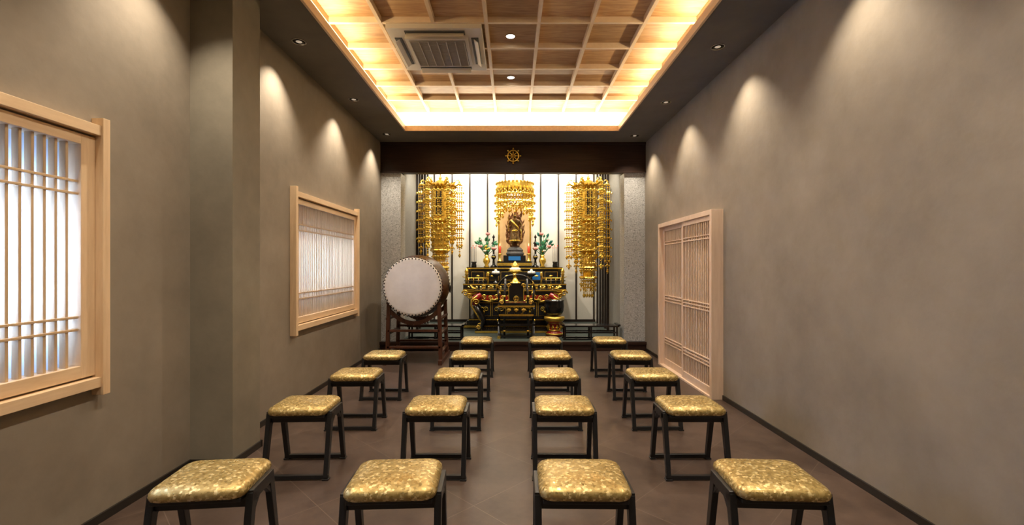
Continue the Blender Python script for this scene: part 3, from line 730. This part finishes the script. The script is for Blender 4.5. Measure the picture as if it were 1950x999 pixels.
# ---- priest chair (kyokuroku) in front of the altar
b=B(); X=0.06; yb=7.35; yf=7.78
pts=[]
for i in range(25):
    a=-0.12*pi+1.24*pi*i/24
    pts.append((X+0.315*math.cos(a), yb+0.05+0.38*(1-math.sin(max(0,min(pi,a)))) *1.0, 0.88+0.28*max(-0.15,math.sin(a))))
b.tube(pts,0.021,'black',10)
b.ball(pts[0],0.034,'gold',10); b.ball(pts[-1],0.034,'gold',10)
for k in(5,12,19): b.tube([pts[k],pts[k+1]],0.026,'gold',10)
for s_ in(-1,1):
    b.tube([(X+s_*0.19,yb+0.02,0.14),(X+s_*0.19,yb+0.02,0.75),(X+s_*0.175,yb+0.06,1.10)],0.018,'black',8)
    b.tube([(X+s_*0.28,yf-0.05,0.62),(X+s_*0.30,yf-0.10,0.90)],0.016,'black',8)
    b.bar((X+s_*0.28,yb-0.02,0.17),(X+s_*0.28,yf,0.64),0.035,0.025,'black'); b.bar((X+s_*0.28,yf,0.17),(X+s_*0.28,yb-0.02,0.64),0.035,0.025,'black')
    b.box(X+s_*0.28-0.022,X+s_*0.28+0.022,yb-0.05,yf+0.03,0.14,0.175,'black')
    b.ball((X+s_*0.30,(yb+yf)/2,0.405),0.022,'gold',8)
    for z in(0.24,0.62,0.80): b.lathe([(0.021,z),(0.024,z+0.012),(0.021,z+0.03)],(X+s_*0.19,yb+0.02,0),'gold',10)
    b.box(X+s_*0.28-0.025,X+s_*0.28+0.025,yb-0.06,yb-0.04,0.135,0.185,'gold')
    b.spiral((X+s_*0.235,yb-0.03,0.72),0.04,'gold',flip=s_,th=0.009)
    b.spiral((X+s_*0.12,yb-0.01,0.99),0.035,'gold',flip=-s_,th=0.008)
b.box(X-0.30,X+0.30,yb-0.02,yf,0.64,0.675,'black'); b.box(X-0.30,X+0.30,yb-0.027,yb-0.02,0.645,0.67,'gold')
b.box(X-0.27,X+0.27,yb,yf-0.02,0.675,0.71,'black')
b.box(X-0.12,X+0.12,yb+0.005,yb+0.035,0.74,1.03,'black')
for s_ in (-1,1): b.box(X+s_*0.12-0.006,X+s_*0.12+0.006,yb,yb+0.038,0.74,1.03,'gold')
c=(X,yb-0.008,0.80)
b.box(X-0.30,X+0.30,yb-0.02,yb+0.01,0.34,0.375,'black'); b.box(X-0.28,X+0.28,yb-0.02,yb+0.01,0.155,0.185,'black'); b.box(X-0.28,X+0.28,yb-0.02,yb+0.01,0.50,0.53,'gold')
b.tube([(c[0]+0.04*math.cos(a),yb-0.012,0.78+0.04*math.sin(a)) for a in[2*pi*i/20 for i in range(20)]],0.006,'gold',6,closed=True)
for i in range(4):
    a=i*pi/2+pi/4; b.bead((c[0]+0.02*math.cos(a),yb-0.012,0.78+0.02*math.sin(a)),0.014,0.014,'gold',0.006)
b.box(X-0.085,X+0.085,yb-0.008,yb+0.0,0.55,0.62,'black')
for k in range(3): b.bead((X-0.12+0.12*k,yb-0.03,0.60),0.04,0.035,'gold',0.012)
b.done('priest_chair')

# ---- rin bowl on stand
b=B(); X,Y_=0.70,7.62
b.lathe([(0.13,0.14),(0.15,0.16),(0.15,0.19),(0.10,0.22),(0.08,0.30),(0.10,0.36),(0.14,0.38)],(X,Y_,0),'red',20)
for z,r_ in((0.165,0.155),(0.225,0.105),(0.345,0.10)): b.lathe([(r_-0.01,z),(r_,z+0.01),(r_,z+0.02),(r_-0.01,z+0.03)],(X,Y_,0),'gold',20)
b.lathe([(0.13,0.38),(0.16,0.40),(0.175,0.43),(0.17,0.46),(0.12,0.475)],(X,Y_,0),'gold2',20)
for i in range(10):
    a=2*pi*i/10; b.bead((X+0.11*math.cos(a),Y_+0.11*math.sin(a),0.29),0.025,0.05,'gold')
b.done('bowl_gong_stand')
b=B(); b.lathe([(0.06,0.476),(0.12,0.50),(0.155,0.56),(0.165,0.64),(0.16,0.72),(0.165,0.735),(0.152,0.735),(0.148,0.66),(0.12,0.56),(0.01,0.52)],(X,Y_,0),'black',28); b.done('bowl_gong')

# ---- low side tables
for x0,x1 in((-1.66,-0.78),(0.80,1.68)):
    b=B(); y0,y1=7.16,7.42
    b.box(x0,x1,y0,y1,0.345,0.37,'black')
    for xa in (x0+0.03,(x0+x1)/2,x1-0.03):
        for yy in (y0+0.03,y1-0.03): b.bar((xa,yy,0.16),(xa,yy,0.345),0.028,0.028,'black')
    for yy in (y0+0.03,y1-0.03):
        b.box(x0+0.03,x1-0.03,yy-0.01,yy+0.01,0.245,0.268,'black')
        b.box(x0,x1,yy-0.018,yy+0.018,0.14,0.162,'black')
    for s_,xx in((1,x0),(-1,x1)): b.bar((xx,y0,0.372),(xx,y1,0.372),0.03,0.04,'black')
    b.done('low_sutra_table',0.002)

# ---- world, camera
w=bpy.data.worlds.new('World'); scene.world=w; w.use_nodes=True
w.node_tree.nodes['Background'].inputs[0].default_value=(0.5,0.6,0.8,1); w.node_tree.nodes['Background'].inputs[1].default_value=0.3
cam=bpy.data.cameras.new('camera'); co=bpy.data.objects.new('camera',cam); scene.collection.objects.link(co)
co.location=(0,0,1.3); co.rotation_euler=(pi/2,0,0); cam.sensor_width=36; cam.lens=36*867/1950
cam.shift_x=-1/1950; cam.shift_y=7.5/1950; cam.clip_start=0.05
scene.camera=co
scene.view_settings.view_transform='Standard'
scene.view_settings.look='None'
